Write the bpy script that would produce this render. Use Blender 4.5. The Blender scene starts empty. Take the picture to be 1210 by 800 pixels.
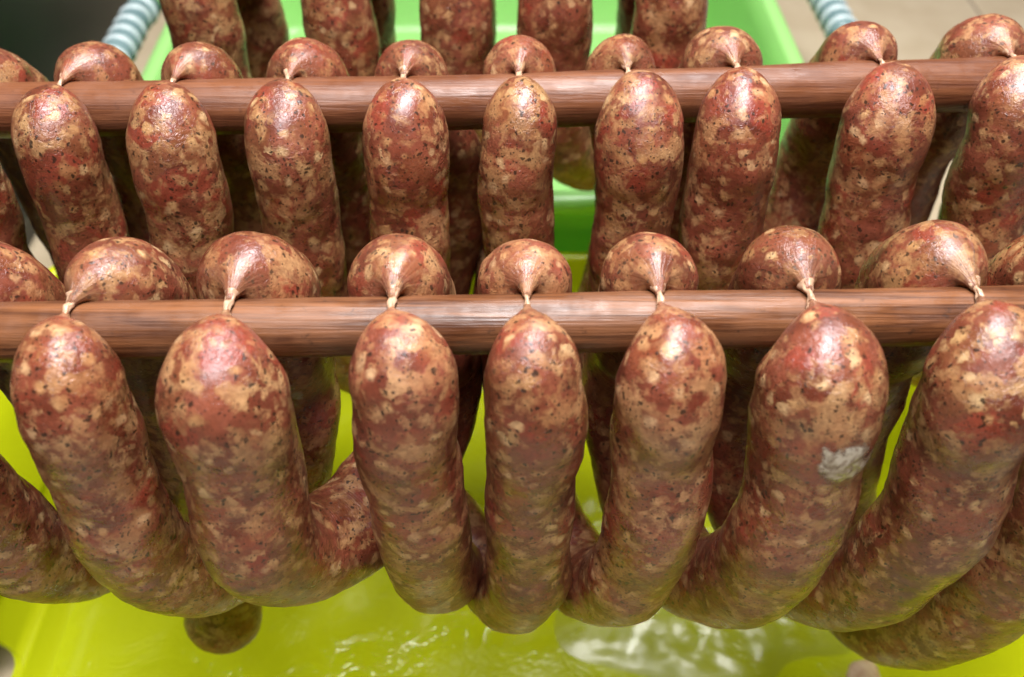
import bpy, bmesh, math, random
from mathutils import Vector, noise, Matrix

S = bpy.context.scene
COL = S.collection
R = math.radians

# ------------------------------------------------------------------ camera, light, exposure
PITCH = 46.3
cam_d = bpy.data.cameras.new('camera')
cam = bpy.data.objects.new('camera', cam_d); COL.objects.link(cam)
cam.location = (0, -.218, .221)
cam.rotation_euler = (R(90 - PITCH), 0, 0)
cam_d.sensor_width = 36; cam_d.lens = 33.44
cam_d.clip_start = .01; cam_d.clip_end = 50
cam_d.dof.use_dof = True; cam_d.dof.focus_distance = .345; cam_d.dof.aperture_fstop = 8.5
S.camera = cam

W = bpy.data.worlds.new('World'); S.world = W; W.use_nodes = True
bg = W.node_tree.nodes['Background']
bg.inputs[0].default_value = (1, .97, .93, 1); bg.inputs[1].default_value = .028

def area(name, loc, target, sx, sy, power, color):
    d = bpy.data.lights.new(name, 'AREA'); d.shape = 'RECTANGLE'; d.size = sx; d.size_y = sy
    d.energy = power; d.color = color
    o = bpy.data.objects.new(name, d); COL.objects.link(o); o.location = loc
    o.rotation_euler = (Vector(target) - Vector(loc)).to_track_quat('-Z', 'Y').to_euler()
    return o
area('overhead_light', (.03, .06, 1.13), (0, .05, -.1), .52, .40, 27, (1, .965, .945))
area('overhead_light', (-.06, -.40, 1.10), (0, .05, -.1), .44, .34, 10, (1, .965, .945))  # unseen fill light, added to brighten the front legs of the sausages
area('overhead_light', (.30, .70, 1.22), (0, .05, -.1), .45, .34, 17, (1, .975, .97))

S.view_settings.view_transform = 'Standard'; S.view_settings.look = 'None'
S.view_settings.exposure = 0; S.view_settings.gamma = 1
S.cycles.use_denoising = True
S.cycles.max_bounces = 10; S.cycles.diffuse_bounces = 4; S.cycles.glossy_bounces = 2; S.cycles.transmission_bounces = 4
S.cycles.use_adaptive_sampling = True; S.cycles.adaptive_threshold = .03
S.cycles.caustics_reflective = False; S.cycles.caustics_refractive = False

# ------------------------------------------------------------------ helpers
def tag(o, label=None, cat=None, group=None, kind=None):
    if label: o['label'] = label
    if cat: o['category'] = cat
    if group: o['group'] = group
    if kind: o['kind'] = kind
    return o

def mesh_obj(name, verts, faces, mat, parent=None, smooth=True):
    me = bpy.data.meshes.new(name); me.from_pydata(verts, [], faces); me.update()
    if smooth: me.polygons.foreach_set('use_smooth', [True] * len(me.polygons))
    me.materials.append(mat)
    o = bpy.data.objects.new(name, me); COL.objects.link(o)
    if parent: o.parent = parent
    return o

def bm_obj(name, bm, mat, parent=None, smooth=False):
    bmesh.ops.recalc_face_normals(bm, faces=bm.faces)
    me = bpy.data.meshes.new(name); bm.to_mesh(me); bm.free()
    if smooth: me.polygons.foreach_set('use_smooth', [True] * len(me.polygons))
    me.materials.append(mat)
    o = bpy.data.objects.new(name, me); COL.objects.link(o)
    if parent: o.parent = parent
    return o

def empty(name, loc=(0, 0, 0)):
    o = bpy.data.objects.new(name, None); o.empty_display_size = .02; COL.objects.link(o); o.location = loc
    return o

def box(bm, lo, hi, bev=0, seg=2):
    r = bmesh.ops.create_cube(bm, size=1)
    vs = r['verts']
    for v in vs:
        v.co = Vector([lo[i] if v.co[i] < 0 else hi[i] for i in range(3)])
    if bev:
        es = list({e for v in vs for e in v.link_edges})
        bmesh.ops.bevel(bm, geom=es, offset=bev, segments=seg, profile=.5, affect='EDGES')

class NT:
    def __init__(s, name):
        s.m = bpy.data.materials.new(name); s.m.use_nodes = True
        s.t = s.m.node_tree; s.t.nodes.clear()
        s.out = s.t.nodes.new('ShaderNodeOutputMaterial')
    def n(s, typ, ins=None, **kw):
        nd = s.t.nodes.new('ShaderNode' + typ)
        for k, v in kw.items(): setattr(nd, k, v)
        for k, v in (ins or {}).items():
            if hasattr(v, 'links'): s.t.links.new(v, nd.inputs[k])
            else: nd.inputs[k].default_value = v
        return nd
    def math(s, op, a, b=0., c=0., clamp=False):
        nd = s.n('Math', {0: a, 1: b, 2: c}, operation=op); nd.use_clamp = clamp
        return nd.outputs[0]
    def step(s, v, a, b, lo=0., hi=1.):
        nd = s.n('MapRange', {'Value': v, 'From Min': a, 'From Max': b, 'To Min': lo, 'To Max': hi})
        nd.interpolation_type = 'SMOOTHSTEP'
        return nd.outputs[0]
    def mix(s, f, a, b, typ='MIX'):
        nd = s.t.nodes.new('ShaderNodeMix'); nd.data_type = 'RGBA'; nd.blend_type = typ
        for k, v in ((0, f), (6, a), (7, b)):
            if hasattr(v, 'links'): s.t.links.new(v, nd.inputs[k])
            else: nd.inputs[k].default_value = (*v, 1) if isinstance(v, tuple) and len(v) == 3 else v
        return nd.outputs[2]
    def noise(s, vec, scale, detail=2, rough=.5, dist=0.):
        nd = s.n('TexNoise', {'Vector': vec, 'Scale': scale, 'Detail': detail, 'Roughness': rough, 'Distortion': dist})
        return nd
    def end(s, sh):
        s.t.links.new(sh, s.out.inputs[0]); return s.m

# ------------------------------------------------------------------ materials
def sausage_material():
    k = NT('sausage_meat')
    obj = k.n('TexCoord').outputs['Object']
    rnd = k.n('ObjectInfo').outputs['Random']
    off = k.n('CombineXYZ', {0: k.math('MULTIPLY', rnd, 7.3), 1: k.math('MULTIPLY', rnd, 3.1), 2: k.math('MULTIPLY', rnd, 5.7)}).outputs[0]
    P = k.n('VectorMath', {0: obj, 1: off}, operation='ADD').outputs[0]
    cap = k.n('Attribute', attribute_name='cap').outputs['Fac']
    arc = k.n('Attribute', attribute_name='arc').outputs['Fac']
    ang = k.n('Attribute', attribute_name='ang').outputs['Fac']
    bend = k.n('Attribute', attribute_name='bendw').outputs['Fac']
    # warped coordinates
    w = k.noise(P, 130, 3, .6)
    wv = k.n('VectorMath', {0: w.outputs['Color'], 1: (.5, .5, .5)}, operation='SUBTRACT').outputs[0]
    wv = k.n('VectorMath', {0: wv, 'Scale': .0075}, operation='SCALE').outputs[0]
    Q = k.n('VectorMath', {0: P, 1: wv}, operation='ADD').outputs[0]
    # coarse ground meat: soft-edged lumps of lean and fat in a brown-red paste
    v1 = k.n('TexVoronoi', {'Vector': Q, 'Scale': 78., 'Smoothness': .45}, feature='SMOOTH_F1')
    c1 = k.n('SeparateColor', {0: v1.outputs['Color']}).outputs
    v2 = k.n('TexVoronoi', {'Vector': Q, 'Scale': 175., 'Smoothness': .5}, feature='SMOOTH_F1')
    c2 = k.n('SeparateColor', {0: v2.outputs['Color']}).outputs
    v5 = k.n('TexVoronoi', {'Vector': Q, 'Scale': 310.})
    c5 = k.n('SeparateColor', {0: v5.outputs['Color']}).outputs
    big = k.noise(P, 34, 2, .5).outputs[0]
    n1 = k.noise(Q, 140, 5, .62, .3).outputs[0]
    n2 = k.noise(P, 620, 3, .6).outputs[0]
    n3 = k.noise(P, 95, 2, .5).outputs[0]
    meat = k.mix(k.step(n3, .32, .68), (.165, .050, .031), (.295, .104, .068))
    meat = k.mix(k.step(c1[0], .60, .82, 0., .75), meat, (.325, .070, .047))
    meat = k.mix(k.step(c1[1], .66, .86, 0., .6), meat, (.235, .105, .050))
    fatc = k.mix(k.step(n3, .3, .7), (.66, .49, .27), (.47, .29, .145))
    # fat: loose smears plus rounded crumbs
    amt = k.math('ADD', k.step(big, .36, .66, -.045, .05), k.math('MULTIPLY', k.math('SUBTRACT', k.math('FRACT', k.math('MULTIPLY', rnd, 17.3)), .5), .07))
    f = k.step(k.math('ADD', k.math('ADD', n1, amt), k.math('MULTIPLY', k.math('SUBTRACT', c2[0], .5), .24)), .47, .66)
    crumb = k.math('MULTIPLY', k.step(v2.outputs['Distance'], .58, .18), k.step(c2[1], .56, .74))
    small = k.math('MULTIPLY', k.step(v5.outputs['Distance'], .55, .25), k.step(c5[1], .74, .80))
    f = k.math('MAXIMUM', k.math('MULTIPLY', f, .70), k.math('MAXIMUM', k.math('MULTIPLY', crumb, .92), k.math('MULTIPLY', small, .42)))
    col = k.mix(f, meat, fatc)
    col = k.mix(k.math('MULTIPLY', crumb, k.step(c2[2], .55, .7, 0., .6)), col, (.78, .66, .44))
    # fine grain
    col = k.mix(k.step(n2, .36, .70, .0, .38), col, (.10, .036, .020))
    # smoke browning along the casing
    sm = k.step(k.noise(P, 24, 2, .5).outputs[0], .40, .68, 0., .40)
    col = k.mix(sm, col, (.58, .36, .20), 'MULTIPLY')
    # pepper
    v3 = k.n('TexVoronoi', {'Vector': Q, 'Scale': 430.})
    c3 = k.n('SeparateColor', {0: v3.outputs['Color']}).outputs
    pep = k.math('MULTIPLY', k.step(v3.outputs['Distance'], .40, .24), k.step(c3[0], .74, .77))
    v4 = k.n('TexVoronoi', {'Vector': P, 'Scale': 800.})
    c4 = k.n('SeparateColor', {0: v4.outputs['Color']}).outputs
    pep2 = k.math('MULTIPLY', k.step(v4.outputs['Distance'], .36, .2), k.step(c4[0], .66, .70))
    pep = k.math('MAXIMUM', pep, k.math('MULTIPLY', pep2, .9))
    col = k.mix(k.math('MULTIPLY', pep, .88), col, (.028, .017, .010))
    # gathered casing at the tied ends: pale radial folds
    fold = k.n('TexNoise', {'Vector': k.n('CombineXYZ', {0: k.math('MULTIPLY', k.math('SINE', ang), 4.), 1: k.math('MULTIPLY', k.math('COSINE', ang), 4.), 2: k.math('ADD', k.math('MULTIPLY', arc, 25.), rnd)}).outputs[0], 'Scale': 1.7, 'Detail': 3.}).outputs[0]
    pale = k.math('MULTIPLY', cap, k.step(fold, .38, .62, .25, 1.))
    col = k.mix(k.math('MULTIPLY', pale, .36), col, (.55, .38, .27))
    # dried film roughness
    film = k.noise(P, 70, 4, .65).outputs[0]
    rough = k.math('ADD', k.step(film, .3, .7, .25, .46), k.math('MULTIPLY', k.math('SUBTRACT', k.math('FRACT', k.math('MULTIPLY', rnd, 29.1)), .5), .12))
    # relief: fine wrinkled casing + lumps + bend creases
    wr = k.noise(Q, 470, 3, .66, 1.0).outputs[0]
    lump = k.noise(P, 170, 2, .5).outputs[0]
    cre = k.n('TexNoise', {'Vector': k.n('CombineXYZ', {0: k.math('MULTIPLY', arc, 900.), 1: k.math('MULTIPLY', ang, 2.2), 2: rnd}).outputs[0], 'Scale': 1., 'Detail': 2.}).outputs[0]
    h = k.math('ADD', k.math('MULTIPLY', wr, k.step(k.noise(P, 60, 2, .5).outputs[0], .35, .65, .25, .85)), k.math('MULTIPLY', lump, .35))
    h = k.math('ADD', h, k.math('MULTIPLY', k.math('MULTIPLY', cre, bend), 1.1))
    h = k.math('ADD', h, k.math('MULTIPLY', k.math('MULTIPLY', fold, cap), .55))
    bump = k.n('Bump', {'Height': h, 'Strength': .85, 'Distance': .0007}).outputs[0]
    tone = k.mix(k.math('FRACT', k.math('MULTIPLY', rnd, 41.7)), (.92, .71, .60), (.81, .67, .53))
    col = k.mix(1., col, tone, 'MULTIPLY')
    b = k.n('BsdfPrincipled', {'Base Color': col, 'Roughness': rough, 'Normal': bump, 'IOR': 1.5, 'Specular IOR Level': .70, 'Specular Tint': (.97, .94, 1., 1)})
    return k.end(b.outputs[0])

def twist_material():
    k = NT('twisted_casing')
    P = k.n('TexCoord').outputs['Object']
    n = k.noise(P, 500, 3, .6).outputs[0]
    col = k.mix(n, (.34, .15, .08), (.66, .48, .33))
    b = k.n('BsdfPrincipled', {'Base Color': col, 'Roughness': .3, 'Coat Weight': .3})
    return k.end(b.outputs[0])

def pocket_material():
    k = NT('casing_pocket')
    P = k.n('TexCoord').outputs['Object']
    rim = k.n('Attribute', attribute_name='rim').outputs['Fac']
    n = k.noise(P, 230, 3, .6, .6).outputs[0]
    col = k.mix(k.step(n, .40, .60), (.22, .17, .12), (.50, .45, .36))
    b = k.n('BsdfPrincipled', {'Base Color': col, 'Roughness': .25, 'Specular IOR Level': .8,
            'Normal': k.n('Bump', {'Height': n, 'Strength': .5, 'Distance': .0008}).outputs[0]})
    m = k.step(k.math('ADD', rim, k.math('MULTIPLY', k.math('SUBTRACT', k.noise(P, 330, 3, .6).outputs[0], .5), .9)), .62, 1.0, .95, 0.)
    mx = k.n('MixShader', {0: m, 1: k.n('BsdfTransparent').outputs[0], 2: b.outputs[0]})
    return k.end(mx.outputs[0])

def rod_material(name, dark):
    k = NT(name)
    P = k.n('TexCoord').outputs['Object']
    rnd = k.n('ObjectInfo').outputs['Random']
    Ps = k.n('Mapping', {'Vector': P, 'Scale': (5., 90., 90.), 'Location': (0, 0, dark * 3)}).outputs[0]
    Pf = k.n('Mapping', {'Vector': P, 'Scale': (9., 700., 700.)}).outputs[0]
    g = k.noise(Ps, 3.2, 4, .62, .6).outputs[0]
    fine = k.noise(Pf, 1.6, 3, .6).outputs[0]
    big = k.noise(P, 38, 3, .6).outputs[0]
    c = k.mix(k.step(g, .30, .70), (.062, .019, .007), (.235, .092, .036))
    c = k.mix(k.step(big, .42, .66, 0., .5), c, (.22, .095, .045))
    c = k.mix(k.step(fine, .52, .72, 0., .55), c, (.030, .010, .006))
    c = k.mix(k.step(k.noise(P, 210, 3, .7).outputs[0], .62, .72, 0., .55), c, (.030, .013, .008))
    if dark: c = k.mix(.45, c, (.155, .050, .024))
    h = k.math('ADD', k.math('MULTIPLY', fine, .6), k.math('MULTIPLY', g, .7))
    bump = k.n('Bump', {'Height': h, 'Strength': .6, 'Distance': .0008}).outputs[0]
    b = k.n('BsdfPrincipled', {'Base Color': c, 'Roughness': k.step(k.noise(P, 90, 3, .6).outputs[0], .35, .65, .30, .50), 'Normal': bump, 'Specular IOR Level': .45})
    return k.end(b.outputs[0])

def plastic(name, col, trans, rough=.28, tcol=None, wet=False, translucent=.35):
    k = NT(name)
    P = k.n('TexCoord').outputs['Object']
    n = k.noise(P, 9, 3, .5).outputs[0]
    c = k.mix(k.step(n, .35, .7, 0., .25), col, tuple(x * .78 for x in col))
    ins = {'Base Color': c, 'Roughness': rough}
    if wet:
        # wet film of drippings lying on the bottom
        wn = k.noise(P, 26, 4, .62, .8).outputs[0]
        ins['Normal'] = k.n('Bump', {'Height': wn, 'Strength': .55, 'Distance': .006}).outputs[0]
        ins['Roughness'] = k.step(k.noise(P, 12, 2, .5).outputs[0], .40, .62, .10, .34)
        ins['Coat Weight'] = .6; ins['Coat Roughness'] = .06
    b = k.n('BsdfPrincipled', ins)
    t = k.n('BsdfTranslucent', {'Color': (*(tcol or col), 1)})
    mx = k.n('MixShader', {0: translucent, 1: b.outputs[0], 2: t.outputs[0]})
    return k.end(mx.outputs[0])

def plain(name, c0, c1, scale, rough, bump=0.):
    k = NT(name)
    P = k.n('TexCoord').outputs['Object']
    n = k.noise(P, scale, 4, .6).outputs[0]
    ins = {'Base Color': k.mix(k.step(n, .3, .7), c0, c1), 'Roughness': rough}
    if bump: ins['Normal'] = k.n('Bump', {'Height': n, 'Strength': .3, 'Distance': bump}).outputs[0]
    return k.end(k.n('BsdfPrincipled', ins).outputs[0])

M_SAUS = sausage_material(); M_TWIST = twist_material(); M_POCKET = pocket_material()
M_ROD = rod_material('smoked_wood', 0); M_ROD2 = rod_material('smoked_wood_dark', 1)
M_LIME = plastic('lime_plastic', (.74, .81, .012), .3, .26, (.80, .86, .0))
M_LIMEW = plastic('lime_plastic_wet', (.74, .81, .012), .3, .26, (.80, .86, .0), wet=True)
M_GREEN = plastic('green_plastic', (.42, .78, .27), .3, .25, (.42, .80, .22))
M_GRIP = plain('grey_rubber', (.13, .21, .22), (.18, .27, .28), 60, .32)
M_RIB = plain('pale_rubber', (.46, .56, .57), (.54, .63, .64), 60, .35)
M_DARK = plain('dark_laminate', (.004, .007, .0065), (.009, .014, .013), 8, .35)
M_TILE = plain('beige_tile', (.46, .37, .25), (.53, .44, .31), 14, .35, .001)
M_GROUT = plain('grout', (.20, .16, .12), (.28, .23, .17), 60, .9)
M_SCRAP = plain('meat_scrap', (.66, .42, .32), (.78, .58, .46), 200, .4, .001)
M_BENCH = plain('pale_board', (.36, .25, .15), (.44, .32, .20), 20, .5)

# ------------------------------------------------------------------ floor of tiles
ZF = -.330
bm = bmesh.new(); box(bm, (-2.0, -1.2, ZF - .03), (2.2, 2.6, ZF - .002))
floor = tag(bm_obj('floor', bm, M_GROUT), kind='structure')
T = .45
bm = bmesh.new(); box(bm, (-T / 2 + .002, -T / 2 + .002, -.008), (T / 2 - .002, T / 2 - .002, 0), .0012, 2)
tile0 = None
for i in range(-5, 4):
    for j in range(-3, 5):
        c = ((i + .5) * T + .557 - T, (j + .5) * T + .13, ZF)
        if tile0 is None:
            tile0 = bm_obj('tile', bm, M_TILE, floor); o = tile0
        else:
            o = tile0.copy(); COL.objects.link(o)
        o.location = (c[0], c[1], c[2] + random.Random(i * 31 + j).uniform(-.0004, .0004))

# ------------------------------------------------------------------ dark cabinet that carries the rods on the left
Z_REST = -.0107
cab = empty('dark_cabinet', (-.66, .5, ZF))
def child_box(name, par, lo, hi, mat, bev=.003):
    bm = bmesh.new(); box(bm, lo, hi, bev); 
    return bm_obj(name, bm, mat, par, False)
child_box('carcass', cab, (-.245, -.80, .03), (.245, .90, .296), M_DARK)
child_box('top_board', cab, (-.25, -.81, .2975), (.254, .91, -ZF + Z_REST), M_DARK, .004)
child_box('plinth', cab, (-.22, -.78, .0), (.235, .88, .029), M_DARK)
tag(cab, 'low black cabinet standing beside the green basket', 'cabinet')
# trestle board that carries the rods on the other side
ben = empty('support_bench', (.60, .12, ZF))
child_box('seat', ben, (-.10, -.36, -ZF + Z_REST - .022), (.12, .36, -ZF + Z_REST), M_BENCH)
for sx in (-.07, .085):
    for sy in (-.31, .31):
        child_box('leg', ben, (sx - .014, sy - .014, 0), (sx + .014, sy + .014, -ZF + Z_REST - .0225), M_BENCH)
tag(ben, 'pale wooden bench carrying the ends of the rods', 'bench')

# ------------------------------------------------------------------ plastic tubs
def rrect(x0, x1, y0, y1, r, n=8):
    pts = []
    for cx, cy, a0 in ((x1 - r, y0 + r, -90), (x1 - r, y1 - r, 0), (x0 + r, y1 - r, 90), (x0 + r, y0 + r, 180)):
        for i in range(n + 1):
            a = R(a0 + 90 * i / n); pts.append((cx + r * math.cos(a), cy + r * math.sin(a)))
    return pts

def ring_loft(rings, cap_first=False, cap_last=False):
    verts, faces = [], []; n = len(rings[0])
    for rg in rings: verts += rg
    for k in range(len(rings) - 1):
        for i in range(n):
            j = (i + 1) % n
            faces.append((k * n + i, k * n + j, (k + 1) * n + j, (k + 1) * n + i))
    if cap_first: faces.append(tuple(range(n))[::-1])
    if cap_last: faces.append(tuple((len(rings) - 1) * n + i for i in range(n)))
    return verts, faces

def tub_body(name, par, b, t, z0, z1, rad, th, mat, rim_w, wall_slots=()):
    """b, t: (x0,x1,y0,y1) of the outside at the bottom and at the top; inner skin, rim and outer skin in one shell"""
    def rg(f, inset, z):
        q = [b[i] + (t[i] - b[i]) * f for i in range(4)]
        return [(x, y, z) for x, y in rrect(q[0] + inset, q[1] - inset, q[2] + inset, q[3] - inset, max(rad - inset, .004))]
    H = z1 - z0
    rings = [rg(0, .012, z0), rg(0, .004, z0 + .001), rg(.02, 0, z0 + .008)]
    for f in (.2, .4, .6, .8): rings.append(rg(f, 0, z0 + H * f))
    rings += [rg(1, 0, z1 - .012), rg(1, -rim_w, z1 - .012), rg(1, -rim_w - .002, z1 - .009), rg(1, -rim_w, z1 - .002), rg(1, -rim_w + .002, z1), rg(1, th - .002, z1), rg(1, th, z1 - .002)]
    for f in (.8, .6, .4, .2): rings.append(rg(f, th, z0 + H * f))
    rings += [rg(.05, th + .001, z0 + th + .010), rg(.03, th + .004, z0 + th + .003), rg(.02, th + .011, z0 + th)]
    v, f = ring_loft(rings, True, False)
    o = mesh_obj(name, v, f, mat, par)
    return o, rg

# yellow-lime tub catching the drips
tub = empty('lime_tub', (-.03, .05, ZF))
dx, dy = .03, -.05
b = (-.287 + dx, .230 + dx, -.09 + dy, .262 + dy); t = (-.320 + dx, .285 + dx, -.115 + dy, .283 + dy)
shell, rg = tub_body('shell', tub, b, t, .0005, -ZF - .220, .03, .003, M_LIME, .006)
# floor panel of the tub with drippings on it
bmx = bmesh.new()
pts = rrect(b[0] + .013, b[1] - .013, b[2] + .013, b[3] - .013, .02)
vv = [bmx.verts.new((x, y, .0037)) for x, y in pts]; bmx.faces.new(vv)
r = bmesh.ops.extrude_face_region(bmx, geom=list(bmx.faces))
for e in r['geom']:
    if isinstance(e, bmesh.types.BMVert): e.co.z = .0052
bm_obj('bottom_panel', bmx, M_LIMEW, tub)
# oval grip slots in the long sides are cut through the shell
def cut(o, lo, hi, bev):
    bm = bmesh.new(); box(bm, lo, hi, bev, 4); c = bm_obj('cutter', bm, M_LIME)
    c.matrix_world = tub.matrix_basis
    bpy.context.view_layer.update()
    md = o.modifiers.new('slot', 'BOOLEAN'); md.object = c; md.operation = 'DIFFERENCE'; md.solver = 'EXACT'
    dg = bpy.context.evaluated_depsgraph_get()
    me = bpy.data.meshes.new_from_object(o.evaluated_get(dg)); o.modifiers.clear(); o.data = me
    bpy.data.objects.remove(c)
bpy.context.view_layer.update()
tag(tub, 'shallow lime yellow plastic tub under the hanging sausages', 'tub')
cut(shell, (b[0] - .03, -.105, .016), (b[0] + .012, -.016, .050), .008)

# green basket behind it
bas = empty('green_basket', (-.03, .50, ZF))
b2 = (-.245, .245, -.175, .30); t2 = (-.256, .256, -.197, .33)
gb, rg2 = tub_body('shell', bas, b2, t2, .0005, -ZF - .180, .04, .003, M_GREEN, .010)
bmx = bmesh.new()
pts = rrect(b2[0] + .013, b2[1] - .013, b2[2] + .013, b2[3] - .013, .03)
vv = [bmx.verts.new((x, y, .0037)) for x, y in pts]; bmx.faces.new(vv)
r = bmesh.ops.extrude_face_region(bmx, geom=list(bmx.faces))
for e in r['geom']:
    if isinstance(e, bmesh.types.BMVert): e.co.z = .0052
bm_obj('bottom_panel', bmx, M_GREEN, bas)

def tube(path, radii, n=16, closed=False):
    """path of Vectors, list of radii -> verts, faces (parallel transport)"""
    verts, faces = [], []
    tang = [(path[min(i + 1, len(path) - 1)] - path[max(i - 1, 0)]).normalized() for i in range(len(path))]
    u = Vector((0, 0, 1)).cross(tang[0])
    if u.length < 1e-3: u = Vector((1, 0, 0))
    u.normalize()
    for i, p in enumerate(path):
        u = (u - tang[i] * u.dot(tang[i])).normalized(); w = tang[i].cross(u)
        for j in range(n):
            a = 2 * math.pi * j / n
            verts.append(p + (u * math.cos(a) + w * math.sin(a)) * radii[i])
    for i in range(len(path) - 1):
        for j in range(n):
            k = (j + 1) % n
            faces.append((i * n + j, i * n + k, (i + 1) * n + k, (i + 1) * n + j))
    faces.append(tuple(range(n))[::-1]); faces.append(tuple((len(path) - 1) * n + j for j in range(n)))
    return verts, faces

def catmull(pts, step):
    pts = [Vector(p) for p in pts]
    P = [pts[0] * 2 - pts[1]] + pts + [pts[-1] * 2 - pts[-2]]
    out = []
    for i in range(1, len(P) - 2):
        p0, p1, p2, p3 = P[i - 1], P[i], P[i + 1], P[i + 2]
        # centripetal
        t0 = 0.; t1 = t0 + (p1 - p0).length ** .5; t2 = t1 + (p2 - p1).length ** .5; t3 = t2 + (p3 - p2).length ** .5
        for q in range(24):
            tt = t1 + (t2 - t1) * q / 24
            a1 = p0 * ((t1 - tt) / (t1 - t0)) + p1 * ((tt - t0) / (t1 - t0))
            a2 = p1 * ((t2 - tt) / (t2 - t1)) + p2 * ((tt - t1) / (t2 - t1))
            a3 = p2 * ((t3 - tt) / (t3 - t2)) + p3 * ((tt - t2) / (t3 - t2))
            b1 = a1 * ((t2 - tt) / (t2 - t0)) + a2 * ((tt - t0) / (t2 - t0))
            b2 = a2 * ((t3 - tt) / (t3 - t1)) + a3 * ((tt - t1) / (t3 - t1))
            out.append(b1 * ((t2 - tt) / (t2 - t1)) + b2 * ((tt - t1) / (t2 - t1)))
    out.append(pts[-1])
    L = [0.]
    for i in range(1, len(out)): L.append(L[-1] + (out[i] - out[i - 1]).length)
    n = max(8, int(L[-1] / step)); res = []; k = 0
    for i in range(n + 1):
        s = L[-1] * i / n
        while k < len(L) - 2 and L[k + 1] < s: k += 1
        f = (s - L[k]) / max(L[k + 1] - L[k], 1e-9)
        res.append(out[k].lerp(out[k + 1], min(max(f, 0), 1)))
    return res, L[-1]

# looped side handles of the green basket with ribbed rubber grips
for sgn, yo, off, gh in ((-1, .000, .036, .098), (1, .090, .052, .062)):
    xr = t2[1] * sgn + sgn * .008; xo = xr + sgn * off; zt = -ZF - .190
    ctl = [(xr - sgn * .004, yo - .135, zt - .006), (xr + sgn * off * .55, yo - .12, zt - .002), (xo, yo - .075, zt), (xo, yo, zt), (xo, yo + .075, zt), (xr + sgn * off * .55, yo + .12, zt - .002), (xr - sgn * .004, yo + .135, zt - .006)]
    pp, L = catmull(ctl, .004)
    v, f = tube(pp, [.0095] * len(pp), 14)
    hd = mesh_obj('handle', v, f, M_GREEN, bas)
    # the grip follows the bar; raised ribs run round it
    n0 = 150; gp = []; gr = []
    for i in range(n0 + 1):
        yy_ = yo - gh + 2 * gh * i / n0
        c = min(pp, key=lambda q: abs(q.y - yy_))
        gp.append(Vector((xo, yy_, zt)) if abs(yy_ - yo) < .07 else Vector((c.x, yy_, c.z)))
        s_ = 2 * gh * i / n0
        gr.append(.0126 if .004 < s_ < 2 * gh - .004 else .0120)
    v, f = tube(gp, gr, 24)
    mesh_obj('grip', v, f, M_GRIP, hd)
    k3 = 0
    while .010 + k3 * .0175 < 2 * gh - .010:
        i = int((.010 + k3 * .0175) / (2 * gh) * n0); c = gp[i]; d = (gp[i + 1] - gp[i - 1]).normalized()
        v, f = tube([c + d * (.0030 * q) for q in (-1, -.75, -.35, 0, .35, .75, 1)], [.0125, .0135, .0140, .0142, .0140, .0135, .0125], 24)
        mesh_obj('grip_rib', v, f, M_RIB, hd); k3 += 1
bas.rotation_euler.z = R(1.2)
tag(bas, 'light green plastic basket with grey ribbed handle grips behind the sausages', 'basket')

# clear drippings pooled on the bottom of the lime tub
def drip_material():
    k = NT('clear_drippings')
    fr = k.n('Fresnel', {'IOR': 1.45}).outputs[0]
    fr = k.math('ADD', k.math('MULTIPLY', fr, 1.), .03)
    t = k.n('BsdfTransparent', {'Color': (.97, .97, .93, 1)}); g = k.n('BsdfGlossy', {'Roughness': .30})
    return k.end(k.n('MixShader', {0: fr, 1: t.outputs[0], 2: g.outputs[0]}).outputs[0])
nr, na = 36, 120; vv, ff = [], []
for i in range(nr + 1):
    for j in range(na):
        a = 2 * math.pi * j / na; q = max(i / nr, .002)
        e = 1 + .35 * noise.noise(Vector((math.cos(a) * 1.6, math.sin(a) * 1.6, 7.)))
        x, y = .100 * q * e * math.cos(a), .058 * q * e * math.sin(a)
        h = (.0022 + .0026 * noise.noise(Vector((x * 75, y * 75, 2.))) + .0012 * noise.noise(Vector((x * 170, y * 170, 5.)))) * (1 - q ** 4) + .0012 * (1 - q ** 6)
        vv.append((x, y, max(h, 0)))
for i in range(nr):
    for j in range(na):
        k2 = (j + 1) % na
        ff.append((i * na + j, (i + 1) * na + j, (i + 1) * na + k2, i * na + k2))
pud = mesh_obj('drip_puddle', vv, ff, drip_material()); pud.location = (.120, .080, ZF + .0056)
tag(pud, 'clear glinting puddle of drippings in the lime tub', 'puddle')

# small scrap of meat on the bottom of the lime tub
bm = bmesh.new(); bmesh.ops.create_icosphere(bm, subdivisions=3, radius=.011)
for v in bm.verts:
    v.co *= 1 + .35 * noise.noise(v.co * 120)
    v.co.z *= .45
so = bm_obj('meat_scrap', bm, M_SCRAP, None, True)
so.location = (.208, .022, ZF + .0052 + .0045)
tag(so, 'small pale pink scrap of meat lying in the lime tub', 'meat scrap')

# ------------------------------------------------------------------ rods
def rod(name, Y, zc, bendf, r0, mat, label, seed, x0=-.47, x1=.62):
    pts = []; rad = []; n = 260
    for i in range(n + 1):
        x = x0 + (x1 - x0) * i / n
        dyy, dzz = bendf(x)
        pts.append(Vector((x, Y + dyy, zc + dzz)))
        rad.append(r0 * (1 + .030 * noise.noise(Vector((x * 14, seed, 0))) + .012 * noise.noise(Vector((x * 60, seed, 3)))))
    v, f = tube(pts, rad, 40)
    for i, c in enumerate(v):
        p = pts[min(i // 40, n)]
        d = (c - p).normalized()
        v[i] = c + d * .00045 * noise.noise(Vector((c.x * 18, d.y * 2.2 + seed, d.z * 2.2)))
    o = mesh_obj(name, v, f, mat)
    return tag(o, label, 'rod', 'rods the sausages hang from')

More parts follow.
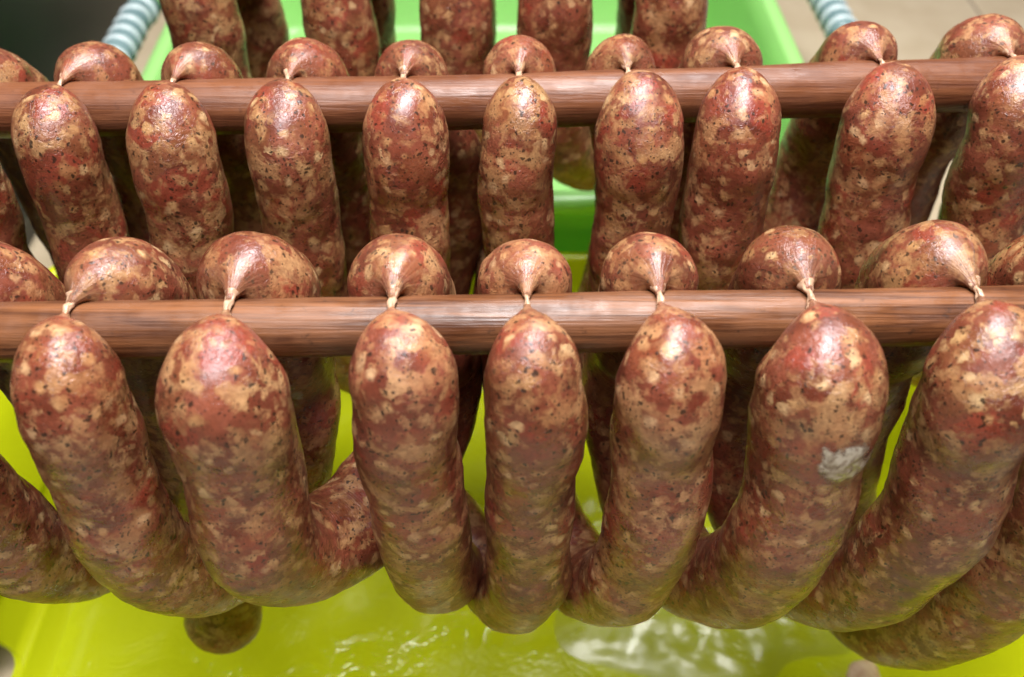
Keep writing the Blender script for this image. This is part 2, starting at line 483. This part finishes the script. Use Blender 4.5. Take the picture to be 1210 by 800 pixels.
RODS = [
    (0., 0., lambda x: (-.0035 + .010 * (x + .2) / .4 - .0015, 0.), .0097),
    (.135, 0., lambda x: (-.004 + .030 * x + .02 * max(0, x), .010 * max(0, x + .03)), .0113),
    (.262, 0., lambda x: (0., 0.), .0100)]
rod('wooden_rod', *RODS[0], M_ROD, 'streaked brown wooden rod carrying the fattest sausages above the lime tub', 1.3)
rod('wooden_rod', *RODS[1], M_ROD2, 'smooth reddish wooden rod running behind the streaked brown rod', 5.1)
rod('wooden_rod', *RODS[2], M_ROD2, 'wooden rod above the green basket carrying five sausages', 9.7)

# ------------------------------------------------------------------ sausages
def cap_profile(s, r0, neck, flare):
    """radius at distance s from a tied end: thin neck, cone, dome"""
    base = .0013 + .0020 * min(1, s / max(neck, 1e-4)) ** 2
    d = s - neck
    if d <= 0: return base
    u = min(d / (r0 * flare), 1.)
    c = r0 * (1 - (1 - u) ** 2.0) ** .70
    return max(c, base + .0005 * min(1, d / .002))

def sausage(ctrl, r0, seed, head='twist', tail='twist', necks=(.0045, .005), fat=.03, nseg=60, step=.0016, rend=None):
    pts, L = catmull(ctrl, step)
    n = len(pts)
    for i in range(n):                                              # no link hangs perfectly true
        e = min(1., i / (n * .12), (n - 1 - i) / (n * .12))
        pts[i] = pts[i] + Vector((.0022 * noise.noise(Vector((i * .028, seed * 1.7, 0))), .0012 * noise.noise(Vector((i * .028, seed * 1.7, 9))), 0)) * e
    rng = random.Random(seed)
    base = Vector(ctrl[0]); so = Vector((seed * 3.17, seed * 1.91, seed * .77))
    tang = [(pts[min(i + 1, n - 1)] - pts[max(i - 1, 0)]).normalized() for i in range(n)]
    verts, cap, arc, angs, bw = [], [], [], [], []
    u = Vector((1, 0, 0))
    for i, p in enumerate(pts):
        s = L * i / (n - 1)
        rb = r0 if rend is None else r0 + (rend - r0) * max(0., min(1., (s / L - .55) / .3))
        r = rb * (1 + fat * math.exp(-((s / L - .5) / .16) ** 2)) * (1 +   .06 * noise.noise(Vector((s * 26, seed * 2.3, 0))) + .02 * noise.noise(Vector((s * 70, seed, 5))))
        e0, e1 = s, L - s
        if head == 'twist': r = min(r, cap_profile(e0, r, necks[0], 1.38))
        else: r = min(r, cap_profile(e0 + .004, r, .004, .95))
        if tail == 'twist': r = min(r, cap_profile(e1, r, necks[1], 1.25))
        else: r = min(r, cap_profile(e1 + .004, r, .004, .95))
        c0 = math.exp(-(max(0, e0 - necks[0]) / (r0 * .22))) if head == 'twist' else math.exp(-e0 / .004)
        c1 = math.exp(-(max(0, e1 - necks[1]) / (r0 * .26))) if tail == 'twist' else math.exp(-e1 / .004)
        cw = max(c0, c1)
        a, b = max(i - 4, 0), min(i + 4, n - 1)
        kv = (tang[b] - tang[a]); kv = kv / max((pts[b] - pts[a]).length, 1e-6)
        u = (u - tang[i] * u.dot(tang[i])).normalized(); w = tang[i].cross(u)
        for j in range(nseg):
            t = 2 * math.pi * j / nseg
            d = u * math.cos(t) + w * math.sin(t)
            q = p + d * r
            k = min(1., r / r0)
            disp = k * (.0019 * noise.noise(q * 36 + so) + .00055 * noise.noise(q * 105 + so) + .00028 * noise.noise(q * 260 + so))
            if cw > .02:
                disp += cw * k * .0011 * (noise.noise(Vector((math.cos(t) * 2.6, math.sin(t) * 2.6, seed + s * 9))) )
            verts.append(q + d * disp - base)
            cap.append(min(1, cw)); arc.append(s); angs.append(t)
            bw.append(min(1., max(0., kv.dot(d) * r0 * 1.5)) * (1 - cw))
    faces = []
    for i in range(n - 1):
        for j in range(nseg):
            k = (j + 1) % nseg
            faces.append((i * nseg + j, i * nseg + k, (i + 1) * nseg + k, (i + 1) * nseg + j))
    faces.append(tuple(range(nseg))[::-1]); faces.append(tuple((n - 1) * nseg + j for j in range(nseg)))
    o = mesh_obj('sausage', verts, faces, M_SAUS)
    o.location = base
    for nm, data in (('cap', cap), ('arc', arc), ('ang', angs), ('bendw', bw)):
        at = o.data.attributes.new(nm, 'FLOAT', 'POINT'); at.data.foreach_set('value', data)
    return o

def casing_twist(par, p0, p1, seed, lift=.0006, rr=.0012):
    """the wrung neck of casing between two links, lying over the top of the rod"""
    a, b = Vector(p0), Vector(p1); base = par.location; e = (a - b).normalized()
    pts, L = catmull([a + e * .0035 - Vector((0, 0, .0003)), a, (a + b) / 2 + Vector((0, 0, lift)), b, b - e * .0035 - Vector((0, 0, .0003))], .00022)
    n = len(pts); ns = 18; rg = random.Random(seed); tn = rg.uniform(7, 13); lop = rg.uniform(.8, 1.25)
    v, f = tube(pts, [rr * lop] * n, ns)
    out = []
    for i, c in enumerate(v):
        row, j = i // ns, i % ns
        s = row / (n - 1); t = 2 * math.pi * j / ns
        k = .80 + 1.15 * abs(2 * s - 1) ** 2.6 + .20 * math.cos(2 * t + s * tn + seed) + .10 * math.cos(5 * t - s * 9 + seed) + .25 * noise.noise(c * 600)
        out.append(pts[row] + (c - pts[row]) * k - base)
    return mesh_obj('casing_twist', out, f, M_TWIST, par)

def rod_at(row, x):
    Y, z, bf, r = RODS[row]; a, b = bf(x)
    return Y + a, z + b, r

def front_pts(row, xt, xl, r0):
    Y, z, rr = rod_at(row, xt); k = r0 / .018
    yy = -(rr + r0) - .001
    return [(xt, Y - .0035, z + rr + .0012), (xt * .7 + xl * .3, Y - .011, z + rr + .0020), (xt * .2 + xl * .8, Y + yy * .74, z + rr * .75),
            (xl, Y + yy * 1.0, z - .006), (xl, Y + yy * 1.05, z - .028)]

def rear_pts(row, xt, xh, r0, slant=0.):
    Y, z, rr = rod_at(row, xt)
    yy = rr + r0 + .0005
    return [(xt, Y + .0010, z + rr + .0014), (xt * .75 + xh * .25, Y + .0085, z + rr + .0010), (xt * .25 + xh * .75, Y + yy * .70, z + .0008),
            (xh, Y + yy * .97, z - .0155), (xh + slant * .5, Y + yy * 1.04, z - .036)]

def link(row, xt, xl, xt2, xh2, zb, r0, seed, slant=0., bulge=.006, rend=None):
    """front leg at xl under twist xt, round the rod from below, rear leg ends at twist xt2"""
    Y, z, rr = rod_at(row, xl); yy = rr + r0 + .001
    Yr, zr_, rr2 = rod_at(row, xh2)
    dx = xh2 - xl
    xb = xl * 1.01
    f = front_pts(row, xt, xl, r0); g = rear_pts(row, xt2, xh2, rend or r0, slant)
    xs = xh2 + slant; zt = -.058; a = -zb + zt; m = []
    for q in range(0, 181, 20):                                     # hanging loop: half an ellipse
        c, sn = math.cos(R(q)), math.sin(R(q))
        w = (1 - c) / 2; w = w ** .85
        yb = (Y * (1 - w) + Yr * w) - (yy + bulge) * c * 1.04 + (bulge * .5 if c < 0 else 0)
        m.append((xb + (xs - xb) * w, yb, z + zt - a * sn ** .9))
    return sausage(f + m + g[::-1], r0, seed, rend=rend), f[0]

def straight(row, xt, xh, zb, r0, seed, rear=True, slant=0., end_dx=0., end_dy=0.):
    p = rear_pts(row, xt, xh, r0, slant) if rear else front_pts(row, xt, xh, r0)
    q = p[-1]
    xx = xh + slant
    m = [(xx, q[1], zb * .5), (xx + end_dx * .35, q[1] + end_dy * .35, zb * .8), (xx + end_dx, q[1] + end_dy, zb)]
    return sausage(p + m, r0, seed, tail='free'), p[0]

def free_link(row, xt, xl, r0, seed, tail_pts):
    return sausage(front_pts(row, xt, xl, r0) + tail_pts, r0, seed, tail='free')

def tw(row, o, xt, xr, seed):
    Y, z, rr = rod_at(row, xt)
    casing_twist(o, (xt, Y - .0035, z + rr + .0012), (xr, Y + .0010, z + rr + .0014), seed)

G1 = 'sausages hanging from the streaked brown rod'
G2 = 'sausages hanging from the smooth reddish rod'
G3 = 'sausages hanging over the green basket'

# ---- row on the front rod: twist x, front-leg x, rear-head x, radius
t1 = {0: -.190, 1: -.1397, 2: -.0896, 3: -.0380, 4: .0048, 5: .0471, 6: .0950, 7: .1490, 8: .2010}
l1 = {0: -.203, 1: -.1460, 2: -.0950, 3: -.0365, 4: .0066, 5: .0535, 6: .1035, 7: .1590, 8: .2080}
h1 = {0: -.180, 1: -.1340, 2: -.0900, 3: -.0385, 4: .0046, 5: .0485, 6: .0985, 7: .1480, 8: .1960}
r1 = {0: .0185, 1: .0183, 2: .0210, 3: .0180, 4: .0168, 5: .0178, 6: .0203, 7: .0205, 8: .0200}
row1 = {}
rh = {2: .0196, 3: .0172, 4: .0165, 5: .0168, 6: .0174, 7: .0184}
for k in l1: l1[k] *= .925; r1[k] *= .93; h1[k] *= .975
def L1(k, kr, zb, seed, label, **kw):
    o, p = link(0, t1[k], l1[k], t1[kr], h1[kr], zb, r1[k], seed, rend=rh[kr], **kw)
    row1[k] = o; tw(0, o, t1[k], t1[k], seed); tag(o, label, 'sausage', G1)
    return o
Yf = -.0285
o = free_link(0, t1[0], l1[0], r1[0], 11, [(l1[0] + .002, Yf - .001, -.07), (l1[0] + .005, Yf + .004, -.105), (l1[0] + .014, Yf + .020, -.128), (l1[0] + .028, Yf + .045, -.122), (l1[0]+.036, Yf + .060, -.100)])
row1[0] = o; tw(0, o, t1[0], t1[0], 11); tag(o, 'first sausage from the black cabinet in front of the streaked rod, end curled back', 'sausage', G1)
L1(1, 2, -.129, 12, 'second sausage from the black cabinet on the streaked rod, bending under the fattest one', bulge=.004)
L1(2, 3, -.104, 13, 'fattest sausage on the streaked rod, its short bend turned up sideways', bulge=.006, slant=.008)
o = free_link(0, t1[3], l1[3], r1[3], 14, [(l1[3] + .001, Yf - .001, -.07), (l1[3] + .002, Yf + .003, -.105), (l1[3] + .004, Yf + .013, -.134), (l1[3] + .003, Yf + .034, -.152)])
row1[3] = o; tw(0, o, t1[3], t1[3], 14); tag(o, 'straight sausage between the fattest and the slimmest one on the streaked rod', 'sausage', G1)
o = free_link(0, t1[4], l1[4], r1[4], 15, [(l1[4], Yf, -.07), (l1[4] - .000, Yf + .002, -.118), (l1[4] - .006, Yf + .013, -.150), (l1[4] - .020, Yf + .034, -.162), (l1[4] - .038, Yf + .052, -.150), (l1[4] - .045, Yf + .056, -.136)])
row1[4] = o; tw(0, o, t1[4], t1[4], 15); tag(o, 'slimmest sausage hanging in front of the streaked rod', 'sausage', G1)
L1(5, 4, -.152, 16, 'sausage between the slimmest one and the one with the grey casing pocket', bulge=.006)
L1(6, 5, -.147, 17, 'thick sausage with a pale grey casing pocket on its side', bulge=.006)
L1(7, 6, -.151, 18, 'thick leaning sausage between the grey pocketed one and the lowest hanging bend', bulge=.006)
L1(8, 7, -.196, 19, 'dark low hanging sausage whose bend reaches deepest into the lime tub', bulge=.006)
o, p = straight(0, t1[1], h1[1], -.240, .0182, 21, True, -.003, -.014, -.020); tag(o, 'straight dark sausage behind the streaked rod, its round end hanging lowest', 'sausage', G1)
o, p = straight(0, t1[0], h1[0], -.13, .0180, 22, True, .0, .0, .0); tag(o, 'sausage end humped behind the streaked rod closest to the black cabinet', 'sausage', G1)
o, p = straight(0, t1[8], h1[8], -.15, .0185, 23, True, .0, .0, .0); tag(o, 'olive sausage end behind the streaked rod by the lowest hanging bend', 'sausage', G1)

# blister of grey casing standing off the thick sausage
def casing_pocket(par, c, hx, hz):
    from mathutils.bvhtree import BVHTree
    me = par.data; base = par.location
    tree = BVHTree.FromPolygons([v.co for v in me.vertices], [tuple(p.vertices) for p in me.polygons])
    nr, na = 14, 56; verts = []; faces = []
    for i in range(nr + 1):
        for j in range(na):
            t = 2 * math.pi * j / na
            e = 1 + .30 * noise.noise(Vector((math.cos(t) * 1.3, math.sin(t) * 1.3, 4.2))) + .12 * noise.noise(Vector((math.cos(t) * 5, math.sin(t) * 5, 1.)))
            q = max(i / nr, .001)
            p = Vector((c[0] + hx * q * e * math.cos(t), -.2, c[2] + hz * q * e * math.sin(t) - .25 * hx * q * math.cos(t))) - base
            hit, nrm, _, _ = tree.ray_cast(p, Vector((0, 1, 0)))
            verts.append(hit + nrm * (.0009 * (1 - q ** 2.2) * (1 + .5 * noise.noise(p * 300)) + .0001 - (.0003 if i == nr else 0)))
    for i in range(nr):
        for j in range(na):
            k = (j + 1) % na
            faces.append((i * na + j, i * na + k, (i + 1) * na + k, (i + 1) * na + j))
    o = mesh_obj('casing_pocket', verts, faces, M_POCKET, par)
    at = o.data.attributes.new('rim', 'FLOAT', 'POINT'); at.data.foreach_set('value', [i / nr for i in range(nr + 1) for j in range(na)])
    o['label'] = 'pale grey blister of loose casing'
casing_pocket(row1[6], (l1[6] + .0050, 0, -.014), .0105, .0090)

# ---- row on the second rod
t2x = [-.228, -.1838, -.1385, -.0917, -.0446, .0028, .0478, .0931, .1534, .2090, .255]
l2x = [-.233, -.1880, -.1415, -.0935, -.0448, .0036, .0540, .0950, .1590, .2130, .262]
h2x = [-.222, -.1780, -.1340, -.0880, -.0435, .0030, .0480, .0915, .1510, .2080, .252]
r2 = [.0180, .0172, .0185, .0175, .0176, .0166, .0188, .0185, .0190, .0185, .018]
l2x = [x * .958 for x in l2x]; r2 = [x * .94 for x in r2]
zb2 = [-.14, -.160, -.168, -.158, -.152, -.164, -.170, -.150, -.172, -.165, -.15]
ORD = ['first', 'second', 'third', 'fourth', 'fifth', 'sixth', 'seventh', 'eighth', 'ninth', 'tenth']
lab2 = [ORD[k] + ' sausage from the black cabinet in front of the smooth reddish rod' for k in range(10)]
for k in range(10):
    o, p = link(1, t2x[k], l2x[k], t2x[k + 1], h2x[k + 1], zb2[k], r2[k], 40 + k, bulge=.004, slant=(0, .004, 0, .014, .0, .010, -.004, 0, -.006, -.004)[k])
    tw(1, o, t2x[k], t2x[k], 40 + k); tag(o, lab2[k], 'sausage', G2)
o, p = straight(1, t2x[0], h2x[0], -.15, .0175, 55, True); tag(o, 'sausage end humped behind the smooth reddish rod closest to the black cabinet', 'sausage', G2)

# ---- row over the green basket
t3x = [-.157, -.089, -.028, .0225, .079]
l3x = [-.1600, -.0905, -.0290, .0230, .0810]
l3x = [x * .975 for x in l3x]
h3x = [-.150, -.086, -.027, .022, .078]
lab3 = [ORD[k] + ' of five sausages over the green basket, counted from the black cabinet' for k in range(5)]
for k in range(4):
    o, p = link(2, t3x[k], l3x[k], t3x[k + 1], h3x[k + 1], (-.135, -.13, -.128, -.118)[k], .0183, 70 + k, bulge=.002)
    tw(2, o, t3x[k], t3x[k], 70 + k); tag(o, lab3[k], 'sausage', G3)
o, p = straight(2, t3x[4], l3x[4], -.118, .0186, 75, False); tw(2, o, t3x[4], t3x[4], 75); tag(o, lab3[4], 'sausage', G3)
o, p = straight(2, t3x[0], h3x[0], -.12, .0180, 76, True); tag(o, 'sausage hanging behind the rod above the green basket closest to the cabinet', 'sausage', G3)
